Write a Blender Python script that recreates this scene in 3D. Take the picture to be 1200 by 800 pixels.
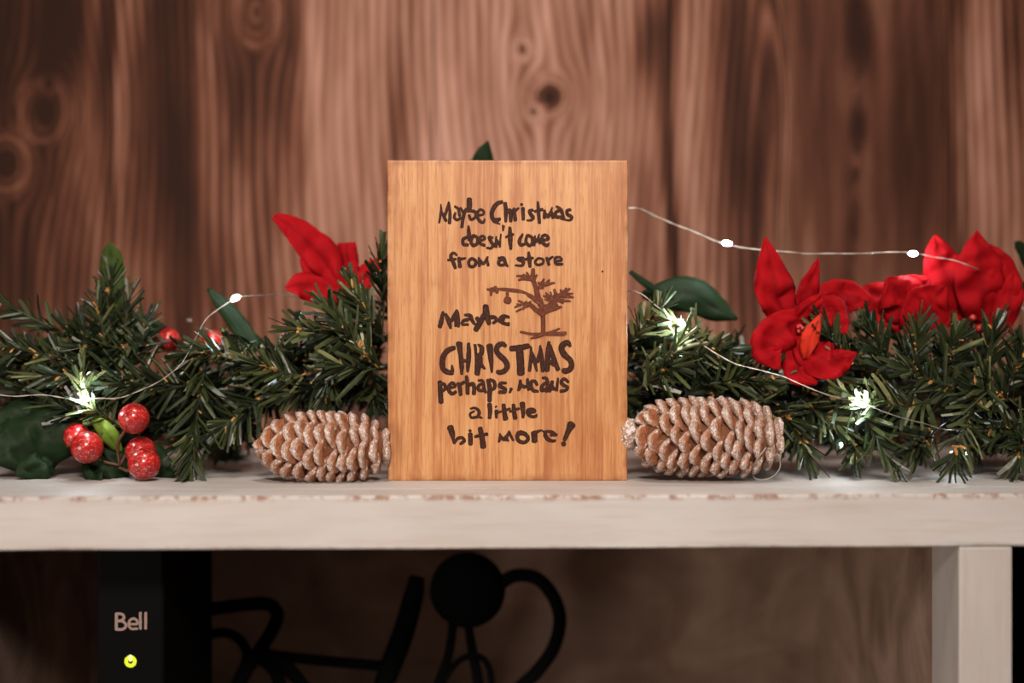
import bpy, bmesh, math, random
import numpy as np
from mathutils import Vector, Matrix, Quaternion, noise as mnoise

for o in list(bpy.data.objects):
    bpy.data.objects.remove(o)
C = bpy.context.scene.collection
rnd = random.Random(11)
CZ = 0.72                       # camera height above the floor
F = 50 / 36 * 1200              # focal length in picture units

# ------------------------------------------------------------------ camera
cam = bpy.data.cameras.new('camera')
cam.lens = 50; cam.sensor_width = 36
cam.clip_start = 0.01
cam.dof.use_dof = True; cam.dof.focus_distance = 0.828; cam.dof.aperture_fstop = 2.4
camo = bpy.data.objects.new('camera', cam); C.objects.link(camo)
camo.location = (0, 0, CZ); camo.rotation_euler = (math.pi/2, 0, 0)
bpy.context.scene.camera = camo
vs = bpy.context.scene.view_settings
vs.view_transform = 'Standard'; vs.look = 'None'; vs.gamma = 1; vs.exposure = -.12
vs.use_curve_mapping = False

# ------------------------------------------------------------------ world, lamps of the room and an added overhead fill
w = bpy.data.worlds.new('room_air'); bpy.context.scene.world = w
w.use_nodes = True
w.node_tree.nodes['Background'].inputs[0].default_value = (1.0, .82, .7, 1)
w.node_tree.nodes['Background'].inputs[1].default_value = .06

def area(name, loc, target, size, power, col, shape='DISK', spread=180):
    l = bpy.data.lights.new(name, 'AREA'); l.shape = shape; l.size = size
    l.energy = power; l.color = col; l.spread = math.radians(spread)
    o = bpy.data.objects.new(name, l); C.objects.link(o)
    o.location = loc
    o.rotation_euler = (Vector(target) - Vector(loc)).to_track_quat('-Z', 'Y').to_euler()
    return o
area('room_lamp', (.05, -.75, CZ + .74), (-.0, 1.0, CZ - .0), .30, 4.5, (1, .87, .77), spread=70)
area('side_lamp', (-1.05, -.25, CZ - .12), (.15, 1.0, CZ - .12), .5, 8.5, (1, .84, .72))
area('overhead_fill', (.0, .35, CZ + 1.05), (.0, .84, CZ - .08), .25, 1.6, (1, .88, .78), spread=80)  # added overhead light that lifts the shelf top

# ------------------------------------------------------------------ helpers
def P(px, py, D):               # a point at depth D seen at picture position (px, py)
    return Vector(((px - 600) * D / F, D, CZ - (py - 400) * D / F))

class MB:
    def __init__(s): s.v = []; s.f = []; s.a = {}
    def add(s, verts, faces, **att):
        n = len(s.v); s.v += [tuple(v) for v in verts]
        s.f += [tuple(i + n for i in f) for f in faces]
        for k, val in att.items():
            arr = s.a.setdefault(k, [])
            arr += [0.0] * (n - len(arr))
            arr += list(val) if hasattr(val, '__len__') else [val] * len(verts)
    def box(s, a, b, **att):
        x0, y0, z0 = a; x1, y1, z1 = b
        v = [(x0,y0,z0),(x1,y0,z0),(x1,y1,z0),(x0,y1,z0),(x0,y0,z1),(x1,y0,z1),(x1,y1,z1),(x0,y1,z1)]
        s.add(v, [(3,2,1,0),(4,5,6,7),(0,1,5,4),(1,2,6,5),(2,3,7,6),(3,0,4,7)], **att)
    def tube(s, pts, rad, seg=8, cap=True, **att):
        pts = [Vector(p) for p in pts]; n = len(pts)
        if not hasattr(rad, '__len__'): rad = [rad] * n
        vs_, fs = [], []
        t0 = (pts[1] - pts[0]).normalized()
        up = Vector((0, 0, 1)) if abs(t0.z) < .9 else Vector((1, 0, 0))
        nrm = t0.cross(up).normalized()
        for i in range(n):
            t = (pts[min(i+1, n-1)] - pts[max(i-1, 0)]).normalized()
            nrm = (nrm - t * nrm.dot(t)).normalized()
            b = t.cross(nrm)
            for k in range(seg):
                a = 2 * math.pi * k / seg
                vs_.append(pts[i] + (nrm * math.cos(a) + b * math.sin(a)) * rad[i])
        for i in range(n - 1):
            for k in range(seg):
                k2 = (k + 1) % seg
                fs.append((i*seg+k, i*seg+k2, (i+1)*seg+k2, (i+1)*seg+k))
        if cap:
            fs.append(tuple(range(seg))[::-1]); fs.append(tuple((n-1)*seg + k for k in range(seg)))
        s.add(vs_, fs, **att)
    def ball(s, c, r, nu=16, nv=10, sc=(1,1,1), **att):
        c = Vector(c); v = [c + Vector((0,0,r*sc[2]))]; f = []
        for j in range(1, nv):
            th = math.pi * j / nv
            for i in range(nu):
                ph = 2 * math.pi * i / nu
                v.append(c + Vector((r*sc[0]*math.sin(th)*math.cos(ph), r*sc[1]*math.sin(th)*math.sin(ph), r*sc[2]*math.cos(th))))
        v.append(c - Vector((0,0,r*sc[2])))
        for i in range(nu):
            f.append((0, 1+i, 1+(i+1) % nu))
            b = 1 + (nv-2)*nu
            f.append((len(v)-1, b+(i+1) % nu, b+i))
        for j in range(nv - 2):
            for i in range(nu):
                a = 1 + j*nu; i2 = (i+1) % nu
                f.append((a+i, a+nu+i, a+nu+i2, a+i2))
        s.add(v, f, **att)
    def mesh(s, name, m, smooth=False):
        me = bpy.data.meshes.new(name); me.from_pydata(s.v, [], s.f)
        for k, arr in s.a.items():
            arr += [0.0] * (len(s.v) - len(arr))
            at = me.attributes.new(k, 'FLOAT', 'POINT'); at.data.foreach_set('value', arr)
        if m: me.materials.append(m)
        if smooth: me.polygons.foreach_set('use_smooth', [True] * len(me.polygons))
        me.update(); return me
    def build(s, name, m, parent=None, loc=None, smooth=False, bevel=0, sub=0):
        o = bpy.data.objects.new(name, s.mesh(name, m, smooth)); C.objects.link(o)
        if parent: o.parent = parent
        if loc is not None: o.location = loc
        if bevel:
            b = o.modifiers.new('bevel', 'BEVEL'); b.width = bevel; b.segments = 2; b.limit_method = 'ANGLE'
        if sub:
            b = o.modifiers.new('sub', 'SUBSURF'); b.levels = sub; b.render_levels = sub
        return o

def tag(o, label=None, cat=None, group=None, kind=None):
    for k, v in (('label', label), ('category', cat), ('group', group), ('kind', kind)):
        if v: o[k] = v
    return o
def empty(name, loc, label, cat, group=None, rz=0):
    o = bpy.data.objects.new(name, None); C.objects.link(o)
    o.location = loc; o.rotation_euler = (0, 0, rz); o.empty_display_size = .02
    return tag(o, label, cat, group)

def smoothpath(pts, n=6):       # Catmull-Rom through points of any dimension
    pts = [np.array(p, float) for p in pts]
    if len(pts) < 3:
        return [pts[0] + (pts[1]-pts[0]) * t for t in np.linspace(0, 1, n+1)]
    q = [2*pts[0]-pts[1]] + pts + [2*pts[-1]-pts[-2]]; out = []
    for i in range(1, len(q)-2):
        for k in range(n):
            t = k / n; a, b, c, d = q[i-1], q[i], q[i+1], q[i+2]
            out.append(.5*((2*b)+(-a+c)*t+(2*a-5*b+4*c-d)*t*t+(-a+3*b-3*c+d)*t**3))
    out.append(pts[-1]); return out

# ------------------------------------------------------------------ material helpers
class NT:
    def __init__(s, name):
        s.m = bpy.data.materials.new(name); s.m.use_nodes = True
        s.t = s.m.node_tree; s.n = s.t.nodes; s.b = s.n['Principled BSDF']
    def node(s, typ, **kw):
        x = s.n.new(typ)
        for k, v in kw.items(): setattr(x, k, v)
        return x
    def put(s, sock, v):
        if isinstance(v, bpy.types.NodeSocket): s.t.links.new(v, sock)
        else: sock.default_value = v
    def math(s, op, a, b=0., c=0., clamp=False):
        x = s.node('ShaderNodeMath', operation=op, use_clamp=clamp)
        s.put(x.inputs[0], a); s.put(x.inputs[1], b); s.put(x.inputs[2], c); return x.outputs[0]
    def coord(s, scale=(1,1,1), kind='Object', loc=(0,0,0)):
        tc = s.node('ShaderNodeTexCoord'); mp = s.node('ShaderNodeMapping')
        s.t.links.new(tc.outputs[kind], mp.inputs[0]); mp.inputs['Scale'].default_value = scale
        mp.inputs['Location'].default_value = loc
        return mp.outputs[0]
    def noise(s, vec, scale, detail=3, rough=.5, dist=0, out=0):
        x = s.node('ShaderNodeTexNoise'); s.put(x.inputs['Vector'], vec)
        x.inputs['Scale'].default_value = scale; x.inputs['Detail'].default_value = detail
        x.inputs['Roughness'].default_value = rough; x.inputs['Distortion'].default_value = dist
        return x.outputs[out]
    def voro(s, vec, scale, out='Distance', feature='F1'):
        x = s.node('ShaderNodeTexVoronoi', feature=feature); s.put(x.inputs['Vector'], vec)
        x.inputs['Scale'].default_value = scale; return x.outputs[out]
    def attr(s, name):
        x = s.node('ShaderNodeAttribute'); x.attribute_name = name; return x.outputs['Fac']
    def ramp(s, fac, stops, interp='LINEAR'):
        x = s.node('ShaderNodeValToRGB'); x.color_ramp.interpolation = interp; e = x.color_ramp.elements
        while len(e) < len(stops): e.new(.5)
        for i, (p, c) in enumerate(stops):
            e[i].position = p; e[i].color = (c, c, c, 1) if not hasattr(c, '__len__') else (*c[:3], 1)
        s.put(x.inputs[0], fac); return x.outputs[0]
    def mix(s, fac, a, b, mode='MIX'):
        x = s.node('ShaderNodeMix', data_type='RGBA', blend_type=mode)
        s.put(x.inputs[0], fac)
        s.put(x.inputs[6], a if isinstance(a, bpy.types.NodeSocket) else (*a, 1))
        s.put(x.inputs[7], b if isinstance(b, bpy.types.NodeSocket) else (*b, 1)); return x.outputs[2]
    def bump(s, h, strength=.3, dist=.001):
        x = s.node('ShaderNodeBump'); x.inputs['Strength'].default_value = strength
        x.inputs['Distance'].default_value = dist; s.put(x.inputs['Height'], h)
        s.put(s.b.inputs['Normal'], x.outputs[0])
    def set(s, **kw):
        for k, v in kw.items():
            if k == 'Base_Color' and not isinstance(v, bpy.types.NodeSocket): v = (*v[:3], 1)
            s.put(s.b.inputs[k.replace('_', ' ')], v)
        return s.m
def srgb(r, g, b):
    f = lambda c: (c/255/12.92) if c/255 <= .04045 else ((c/255+.055)/1.055)**2.4
    return (f(r), f(g), f(b))

def plain(name, col, rough=.5, metal=0, **kw):
    t = NT(name); return t.set(Base_Color=col, Roughness=rough, Metallic=metal, **kw)

# aged plank wall
t = NT('aged_plank_wood')
ph = t.attr('phase'); tone = t.attr('tone')
fine = t.noise(t.coord((1, 1, .03)), 420, 3, .6)
med = t.noise(t.coord((1, 1, .10)), 60, 3, .6)
ring = t.math('MULTIPLY_ADD', t.math('SINE', t.math('ADD', t.math('MULTIPLY', ph, 6.2832), t.math('MULTIPLY', med, 5.0))), .5, .5)
big = t.noise(t.coord((1, 1, .22)), 17, 3, .6)
ring = t.math('MULTIPLY', ring, t.ramp(big, [(.3, .25), (.65, 1.15)]))
tone = t.math('ADD', tone, t.math('MULTIPLY_ADD', t.noise(t.coord((1, 1, .16), loc=(3, 0, 1)), 24, 3, .6), .55, -.26))
v = t.math('ADD', t.math('MULTIPLY_ADD', ring, .30, -.08), tone)
v = t.math('ADD', v, t.math('MULTIPLY_ADD', fine, .30, -.15))
v = t.math('ADD', v, t.math('MULTIPLY_ADD', med, .50, -.25))
v = t.math('MULTIPLY_ADD', v, 1.3, -.20)
col = t.ramp(v, [(0, (.026,.009,.005)), (.28, (.078,.026,.014)), (.50, (.180,.070,.041)), (.74, (.34,.170,.118)), (1, (.50,.28,.215))])
t.bump(v, .25, .001); M_WALL = t.set(Base_Color=col, Roughness=.65, Specular_IOR_Level=.12)

# whitewashed bench paint
def whitewash(name, axis):
    t = NT(name)
    sc = {'x': (.06, 1, 1), 'z': (1, 1, .06)}[axis]
    st = t.noise(t.coord(sc), 240, 4, .6)
    bl = t.noise(t.coord((.4, 1, 1) if axis == 'x' else (1, 1, .4)), 22, 4, .6)
    col = t.mix(t.ramp(bl, [(.35, 0), (.7, 1)]), (.54, .515, .50), (.46, .42, .395))
    col = t.mix(t.ramp(st, [(.50, 0), (.72, .35)]), col, (.42, .31, .24))
    edge = t.attr('edge')
    worn = t.math('MULTIPLY', edge, t.ramp(t.noise(t.coord(), 150, 4, .65), [(.48, 0), (.6, 1)]))
    col = t.mix(worn, col, (.26, .14, .09))
    t.bump(t.math('ADD', st, t.math('MULTIPLY', bl, .5)), .25, .0006)
    return t.set(Base_Color=col, Roughness=.55)
M_WHITE = whitewash('whitewashed_wood', 'x'); M_WHITEV = whitewash('whitewashed_post_wood', 'z')

t = NT('raw_plywood')
n1 = t.noise(t.coord((.7, 1, 1)), 16, 5, .55, 1.2); n2 = t.noise(t.coord((1, 1, .05)), 200, 3)
col = t.mix(t.ramp(n1, [(.35, 0), (.68, 1)]), (.22, .145, .105), (.46, .32, .25))
col = t.mix(t.math('MULTIPLY', n2, .3), col, (.08, .045, .03))
M_PLY = t.set(Base_Color=col, Roughness=.7)

t = NT('floor_boards'); n1 = t.noise(t.coord((.1, 1, 1)), 30, 4)
M_FLOOR = t.set(Base_Color=t.mix(n1, (.12, .07, .045), (.22, .14, .09)), Roughness=.5)

# honey wood of the plaque
t = NT('honey_stained_wood')
a = t.noise(t.coord((1, 1, .03)), 520, 4, .7)
b = t.noise(t.coord((1, 1, .12)), 70, 4, .6, .6)
c = t.noise(t.coord((1, 1, .35)), 30, 4, .6)
wv = t.node('ShaderNodeTexWave', wave_type='BANDS', bands_direction='X')
t.put(wv.inputs['Vector'], t.coord((1, 1, .16))); wv.inputs['Scale'].default_value = 26
wv.inputs['Distortion'].default_value = 9; wv.inputs['Detail'].default_value = 2; wv.inputs['Detail Scale'].default_value = .8
f = t.math('ADD', t.math('MULTIPLY', a, .52), t.math('MULTIPLY', b, .44)); f = t.math('ADD', f, -.055)
f = t.math('ADD', f, t.math('MULTIPLY', c, .26)); f = t.math('ADD', f, t.math('MULTIPLY', wv.outputs[1], .05))
col = t.ramp(f, [(.36, (.58, .325, .150)), (.53, (.52, .26, .105)), (.64, (.39, .155, .054)), (.78, (.27, .085, .024))])
pore = t.ramp(t.noise(t.coord((1, 1, .09)), 1100, 2, .5), [(.56, 0), (.72, .6)])
col = t.mix(pore, col, (.30, .10, .03))
edge = t.math('MULTIPLY', t.attr('edge'), t.ramp(t.noise(t.coord(), 90, 3), [(.38, 0), (.62, .9)]))
col = t.mix(edge, col, (.24, .075, .02))
t.bump(f, .15, .0004); M_SIGN = t.set(Base_Color=col, Roughness=.42, Specular_IOR_Level=.4)

t = NT('burnt_wood')
n1 = t.noise(t.coord(), 700, 3, .6); e = t.attr('rim')
f = t.math('ADD', t.math('MULTIPLY', e, -.28), n1)
M_BURN = t.set(Base_Color=t.ramp(f, [(.15, (.018, .007, .004)), (.45, (.036, .011, .006)), (.75, (.11, .032, .014))]), Roughness=.6, Specular_IOR_Level=.15)
t = NT('lightly_burnt_wood')
n1 = t.noise(t.coord(), 600, 3, .6); e = t.attr('rim')
f = t.math('ADD', t.math('MULTIPLY', e, -.30), n1)
M_BURN2 = t.set(Base_Color=t.ramp(f, [(.1, (.05, .014, .007)), (.5, (.13, .036, .017)), (.75, (.22, .075, .03))]), Roughness=.6, Specular_IOR_Level=.15)

# pine needles
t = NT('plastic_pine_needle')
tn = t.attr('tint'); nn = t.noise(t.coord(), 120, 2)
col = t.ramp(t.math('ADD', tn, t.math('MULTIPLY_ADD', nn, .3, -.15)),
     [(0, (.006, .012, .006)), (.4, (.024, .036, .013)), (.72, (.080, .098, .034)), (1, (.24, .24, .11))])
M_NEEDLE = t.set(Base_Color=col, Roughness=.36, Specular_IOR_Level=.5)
t = NT('branch_wire_with_tan_buds')
M_STEM = t.set(Base_Color=t.mix(t.attr('bud'), (.02, .028, .012), t.ramp(t.noise(t.coord(), 260, 3), [(.3, (.30, .13, .03)), (.6, (.60, .30, .08)), (.8, (.78, .45, .16))])), Roughness=.55)

def petalmat(name, c0, c1, rough=.62):
    t = NT(name); n1 = t.noise(t.coord(), 60, 4, .6); n2 = t.noise(t.coord(), 1500, 2)
    vein = t.attr('vein')
    col = t.mix(n1, c0, c1); col = t.mix(t.math('MULTIPLY', vein, .5), col, tuple(x*.55 for x in c0))
    t.bump(t.math('ADD', t.math('MULTIPLY', vein, -1.), t.math('MULTIPLY', n2, .3)), .35, .0008)
    return t.set(Base_Color=col, Roughness=rough, Specular_IOR_Level=.12)
M_RED = petalmat('red_velvet_petal', (.24, .0012, .004), (.37, .002, .006), .8)
M_RED2 = petalmat('orange_red_petal', (.48, .02, .008), (.56, .03, .012))
M_LEAF = petalmat('dark_green_leaf', (.008, .020, .008), (.014, .030, .010), .5)
M_LEAFO = petalmat('olive_leaf', (.030, .055, .010), (.05, .085, .014), .5)
M_LEAFB = petalmat('led_lit_green_leaf', (.10, .17, .02), (.16, .24, .03), .45)  # green brightened: glow of the nearby LED painted into the colour

# glittery red berries
t = NT('glitter_red_berry')
vc = t.voro(t.coord(), 1500, 'Color'); sep = t.node('ShaderNodeSeparateColor'); t.put(sep.inputs[0], vc)
n1 = t.noise(t.coord(), 110, 4, .7)
col = t.mix(t.ramp(n1, [(.38, 0), (.62, 1)]), (.20, .002, .004), (.52, .015, .014))
col = t.mix(t.ramp(sep.outputs[0], [(.86, 0), (.95, .6)]), col, (.85, .22, .15))
t.bump(t.math('ADD', t.math('MULTIPLY', sep.outputs[1], .6), n1), .5, .0008)
M_BERRY = t.set(Base_Color=col, Roughness=.28, Coat_Weight=.5, Coat_Roughness=.12)
M_TWIG = plain('brown_twig', (.10, .04, .02), .6)

# frosted glitter cone
t = NT('frosted_cone')
rim = t.attr('rim')
n1 = t.noise(t.coord(), 1.9, 4, .7)
fr = t.ramp(t.math('ADD', rim, t.math('MULTIPLY_ADD', n1, .9, -.45)), [(.30, 0), (.62, 1)])
vc = t.voro(t.coord(), 8.5, 'Color'); sep = t.node('ShaderNodeSeparateColor'); t.put(sep.inputs[0], vc)
base = t.mix(fr, (.46, .150, .045), (.70, .45, .34))
base = t.mix(t.ramp(t.noise(t.coord(), 6, 2), [(.4, 0), (.7, .5)]), base, (.24, .09, .04))
spark = t.math('MULTIPLY', t.ramp(sep.outputs[0], [(.66, 0), (.74, 1)]), fr)
base = t.mix(spark, base, (1, .97, .96))
t.bump(t.math('ADD', sep.outputs[1], n1), .6, .07)
M_CONE = t.set(Base_Color=base, Roughness=t.math('MULTIPLY_ADD', spark, -.35, .55), Specular_IOR_Level=.7)
M_CORE = plain('cone_core', (.16, .052, .018), .8)
M_RIBBON = plain('silver_ribbon', (.30, .27, .23), .4, .3)

M_WIRE = plain('silver_wire', (.55, .50, .45), .38, .8)
t = NT('lit_led')
M_LED = t.set(Base_Color=(1, 1, 1), Emission_Color=(.80, .93, 1, 1), Emission_Strength=650)
M_DROP = plain('clear_resin_drop', (.9, .92, .9), .08, 0, Transmission_Weight=.85, IOR=1.45)

M_BLACK = plain('gloss_black_plastic', (.0022, .0022, .0024), .6, 0, Specular_IOR_Level=.06)
M_IRON = plain('black_iron', (.003, .0032, .0034), .9, 0, Specular_IOR_Level=.03)
M_LOGO = plain('printed_silver_logo', (.30, .20, .175), .5)
t = NT('lit_power_symbol'); M_POWER = t.set(Base_Color=(.3, .4, 0), Emission_Color=(.62, .66, .02, 1), Emission_Strength=1.0)
t = NT('lit_power_bar'); M_POWER2 = t.set(Base_Color=(.5, .5, .1), Emission_Color=(.9, .85, .42, 1), Emission_Strength=1.0)

# ------------------------------------------------------------------ setting: wall, floor
YW = 1.12
bounds = [-1400, -1060, -700, -236, 133, 508, 787, 1130, 1500, 1860, 2200, 2600]
def wallfield(U, V):
    """U, V: wall position in picture-scaled units of the wall plane"""
    wob = 8*np.sin(V/210+U/160) + 5*np.sin(V/95+2+U/90)
    ph = (U + wob) / 13.0
    tone = .62 - .17/(1+np.exp((U-330)/60)) - .12/(1+np.exp(-(U-800)/60))  # darker sides: redder planks together with painted-in light falloff
    # eyes / knots: grain flows round them
    for (ku, kv, R, sy, dark) in [(52,130,24,1.2,.20),(8,192,24,1.2,.26),(57,98,9,1.3,.10),(300,14,20,1.6,-.12),
                                  (644,113,19,1.0,.55),(612,58,8,1.4,.12),(626,131,8,1.0,.28),(-300,260,20,1.4,.3),(1330,90,22,1.4,.3)]:
        du = U - ku; dv = (V - kv) / sy; d2 = du*du + dv*dv + 1e-3; d = np.sqrt(d2)
        R2 = (R*1.4)**2
        fall = np.exp(-d2/(R*7)**2)
        out = -du * (R2/np.maximum(d2, R2)) * fall / 13.0
        ph = np.where(d > R*1.4, ph + out, ph)
        inside = np.clip(1 - d/(R*1.4), 0, 1)
        ph = np.where(d <= R*1.4, d/9.0, ph)
        core = np.exp(-(d/(R*(.55 if dark < .29 else .75)))**4)
        tone = tone - dark*core
        tone = tone + (.15 if dark < .29 else .02)*np.exp(-((d-R*1.15)/(R*.3))**2)
        tone = tone - .08*fall*np.exp(-(du/(R*2.2))**2)
    # cathedral figure right
    du = U - 1004 - 3*np.sin(V/60)
    wgt = np.exp(-(du/52)**2)
    ph = np.where(np.abs(du) < 130, ph*(1-wgt) + wgt*(np.abs(du)/8.5 + V/30.0), ph)
    for (vv, hh, ww, aa) in [(45,38,15,.42),(150,24,10,.42),(5,18,12,.25),(205,16,7,.22),(262,30,6,.2)]:
        tone -= aa*np.exp(-(((V-vv)/hh)**2) - (du/ww)**2)
    tone -= .07*np.exp(-(du/60)**2)
    # long bands of sap and heart wood, with falloff painted into the top corners
    for (uu, ww, aa, vc, vh) in [(128,10,.30,60,150),(20,40,.16,0,120),(75,22,.28,20,70),(0,16,.26,60,90),(60,12,.14,60,40),(190,24,.12,0,80),(1190,20,.14,40,120),(930,30,.10,20,120),(560,14,.06,60,200),(80,30,.10,330,120),(205,42,.26,90,260),(300,34,.20,120,130),
                                 (345,12,.12,60,160),(470,16,.10,150,300),(10,30,.18,300,110),
                                 (786,7,.34,200,300),(766,22,.26,40,60),(870,36,.20,130,220),(1085,36,.24,60,260),(1118,8,.12,200,300),
                                 (250,40,.10,330,140),(960,26,.10,100,200),(-120,60,.15,200,300),(1300,50,.15,200,300)]:
        tone -= 1.35*aa*np.exp(-((U-uu + 6*np.sin(V/80))/ww)**2)*np.exp(-((V-vc)/vh)**2)
    for (uu, ww, aa, vc, vh) in [(550,60,.10,200,400),(680,90,.08,100,400),(400,40,.10,150,300),(138,5,.22,240,130),(1150,22,.05,200,300),
                                 (90,16,.10,200,100),(820,14,.10,150,250)]:
        tone += aa*np.exp(-((U-uu)/ww)**2)*np.exp(-((V-vc)/vh)**2)
    return ph, tone
wall = bpy.data.objects.new('wall_back', None)
C.objects.link(wall); wall.location = (0, YW, 0); wall['kind'] = 'structure'
k = YW / F
vv = np.concatenate([np.linspace(-1150, -60, 12), np.arange(-30, 420, 5), np.linspace(440, 1071, 14)])
for i in range(len(bounds) - 1):
    u0, u1 = bounds[i], bounds[i+1]
    near = -250 < u0 < 1300
    uu = np.linspace(u0+1.0, u1-1.0, int((u1-u0)/(4.5 if near else 14)))
    U, V = np.meshgrid(uu, vv)
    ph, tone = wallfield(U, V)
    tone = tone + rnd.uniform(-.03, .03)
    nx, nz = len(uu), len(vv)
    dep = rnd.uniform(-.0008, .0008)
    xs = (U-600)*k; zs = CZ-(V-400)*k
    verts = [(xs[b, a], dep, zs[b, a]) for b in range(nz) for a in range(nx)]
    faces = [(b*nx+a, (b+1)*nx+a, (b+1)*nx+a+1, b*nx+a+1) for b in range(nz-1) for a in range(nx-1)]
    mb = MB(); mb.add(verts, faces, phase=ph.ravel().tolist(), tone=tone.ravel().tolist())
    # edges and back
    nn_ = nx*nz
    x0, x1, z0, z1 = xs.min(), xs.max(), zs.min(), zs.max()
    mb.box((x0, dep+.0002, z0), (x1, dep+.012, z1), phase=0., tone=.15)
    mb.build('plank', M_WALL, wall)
mb = MB(); mb.box(((bounds[0]-600)*k, .0125, -.0), ((bounds[-1]-600)*k, .03, CZ+1.04), phase=0., tone=.1)
mb.build('wall_backing', M_WALL, wall)
mb = MB(); mb.box((-1.6, -1.2, -.03), (1.6, YW+.03, 0)); tag(mb.build('floor', M_FLOOR), kind='structure')

# ------------------------------------------------------------------ bench
ZT = CZ - .0815                 # top of the shelf board
ROT = math.radians(1.7)
bench = empty('shelf_bench', (0, .753, 0), 'whitewashed wooden shelf unit with open compartments standing against the plank wall', 'shelf', rz=ROT)
DB = .335                       # depth of the top board
BX0, BX1 = -.70, .62
# top board: fine grid near its front edge carries the worn-edge mask
def slab(name, a, b, m, edgefun, nx=60, bevel=.0012, **kw):
    bm = bmesh.new(); bmesh.ops.create_cube(bm, size=1)
    for vtx in bm.verts:
        for i in range(3): vtx.co[i] = a[i] + (vtx.co[i]+.5)*(b[i]-a[i])
    bmesh.ops.bevel(bm, geom=list(bm.edges), offset=bevel, segments=2, affect='EDGES', profile=.6)
    me = bpy.data.meshes.new(name); bm.to_mesh(me); bm.free()
    me.materials.append(m)
    at = me.attributes.new('edge', 'FLOAT', 'POINT')
    at.data.foreach_set('value', [edgefun(v.co) for v in me.vertices])
    o = bpy.data.objects.new(name, me); C.objects.link(o); o.parent = kw.get('parent', bench); return o
H = .0282
def be(p):                      # 1 on the bevel ring of the front top and bottom edges
    return 1.0
tb = MB()
def strip_board(name, x0, x1, prof, m):
    """prof: list of (y, z, edge) round the section; extruded along x in steps"""
    n = 40; mb = MB(); vs_ = []; at = []
    for i in range(n+1):
        x = x0 + (x1-x0)*i/n
        for (y, z, e) in prof:
            j = .0004*mnoise.noise(Vector((x*40, y*30, z*30)))*(1 if e > 0 else 0)
            vs_.append((x, y + j, z + j)); at.append(e)
    p = len(prof); fs = []
    for i in range(n):
        for q in range(p):
            q2 = (q+1) % p
            fs.append((i*p+q, (i+1)*p+q, (i+1)*p+q2, i*p+q2))
    fs.append(tuple(range(p))); fs.append(tuple(n*p+q for q in range(p))[::-1])
    mb.add(vs_, fs, edge=at)
    return mb.build(name, m, bench)
# front rail (the fascia) and the board behind it
strip_board('front_rail', BX0, BX1, [(.0012,ZT,1),(.0,ZT-.0012,1),(0,ZT-.0035,0),(0,ZT-H+.0025,0),(0,ZT-H+.0008,.3),(.0008,ZT-H,.3),(.037,ZT-H,0),(.0375,ZT-.0006,0.4),(.036,ZT,.1),(.005,ZT,0)], M_WHITE)
strip_board('top_board', BX0, BX1, [(.0385,ZT-.0002,.3),(.038,ZT-.001,.2),(.038,ZT-.02,0),(DB,ZT-.02,0),(DB,ZT,0),(.041,ZT,0)], M_WHITE)
XI = .2392                      # inner face of the right post (bench frame)
XL = -.305
def post(x0, x1):
    return slab('post', (x0, .0005, .0), (x1, .046, ZT-H), M_WHITEV, lambda c: .0)
post(XI, XI+.0288); post(XL-.0288, XL); post(BX1-.03, BX1-.001); post(BX0+.001, BX0+.03)
for x0, x1 in ((XI+.003, XI+.020), (XL-.020, XL-.003), (BX1-.022, BX1-.006), (BX0+.006, BX0+.022)):
    mb = MB(); mb.box((x0, .046, .10), (x1, DB-.012, ZT-.0205)); mb.build('side_panel', M_PLY, bench)
mb = MB(); mb.box((BX0+.002, DB-.0115, .10), (XI+.011, DB, ZT-.0205)); mb.build('back_panel', M_PLY, bench)
mb = MB(); mb.box((XI+.0115, DB-.0115, .10), (BX1-.002, DB, ZT-.0205)); mb.build('back_panel', M_BLACK, bench)['label'] = 'back panel of the right compartment, made black in place of deep shade'  # right section coloured black to stand for the compartment's shade
ZS = CZ - .272
mb = MB(); mb.box((BX0+.0225, .0465, ZS-.018), (XL-.0205, DB-.012, ZS)); mb.build('lower_shelf', M_PLY, bench)
mb = MB(); mb.box((XL+.0, .0465, ZS-.018), (XI+.0, DB-.012, ZS)); mb.build('lower_shelf', M_PLY, bench)
mb = MB(); mb.box((XI+.0205, .0465, ZS-.018), (BX1-.0225, DB-.012, ZS)); mb.build('lower_shelf', M_PLY, bench)

# ------------------------------------------------------------------ plaque with burnt lettering
DS = .833
sx0, sx1 = (454.7-600)*DS/F, (735-600)*DS/F
sz1 = CZ + (400-187.5)*DS/F
plq = empty('wooden_plaque', ((sx0+sx1)/2, DS, ZT), 'upright honey-coloured wooden plaque with burnt lettering and a little tree, between the pinecones', 'sign')
hw, hh, th = (sx1-sx0)/2, sz1-ZT, .018
mb = MB(); n = 40; m_ = 56
gx = [-hw, -hw+.0004] + list(np.linspace(-hw+.0012, hw-.0012, n)) + [hw-.0004, hw]
gz = [0, .0003] + list(np.linspace(.0012, hh-.0012, m_)) + [hh-.0004, hh]
vs_, fs, ed = [], [], []
for z in gz:
    for x in gx:
        d = max(0, min(x+hw, hw-x, z, hh-z))
        y = .0006*(1-min(1, d/.0006))**2
        x_ = x + .0004*mnoise.noise(Vector((3, 0, z*60)))*(1 if d < .0005 else 0) + .0005*z/hh*(x/hw)
        vs_.append((x_, y, z)); ed.append(max(0, 1-d/.004))
W_ = len(gx)
for j in range(len(gz)-1):
    for i in range(W_-1):
        a = j*W_+i; fs.append((a, a+1, a+W_+1, a+W_))
mb.add(vs_, fs, edge=ed)
mb.box((-hw+.0002, .0006, 0), (hw-.0002, th, hh-.0002), edge=.5)
mb.build('board', M_SIGN, plq, loc=(0, 0, 0))

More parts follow.
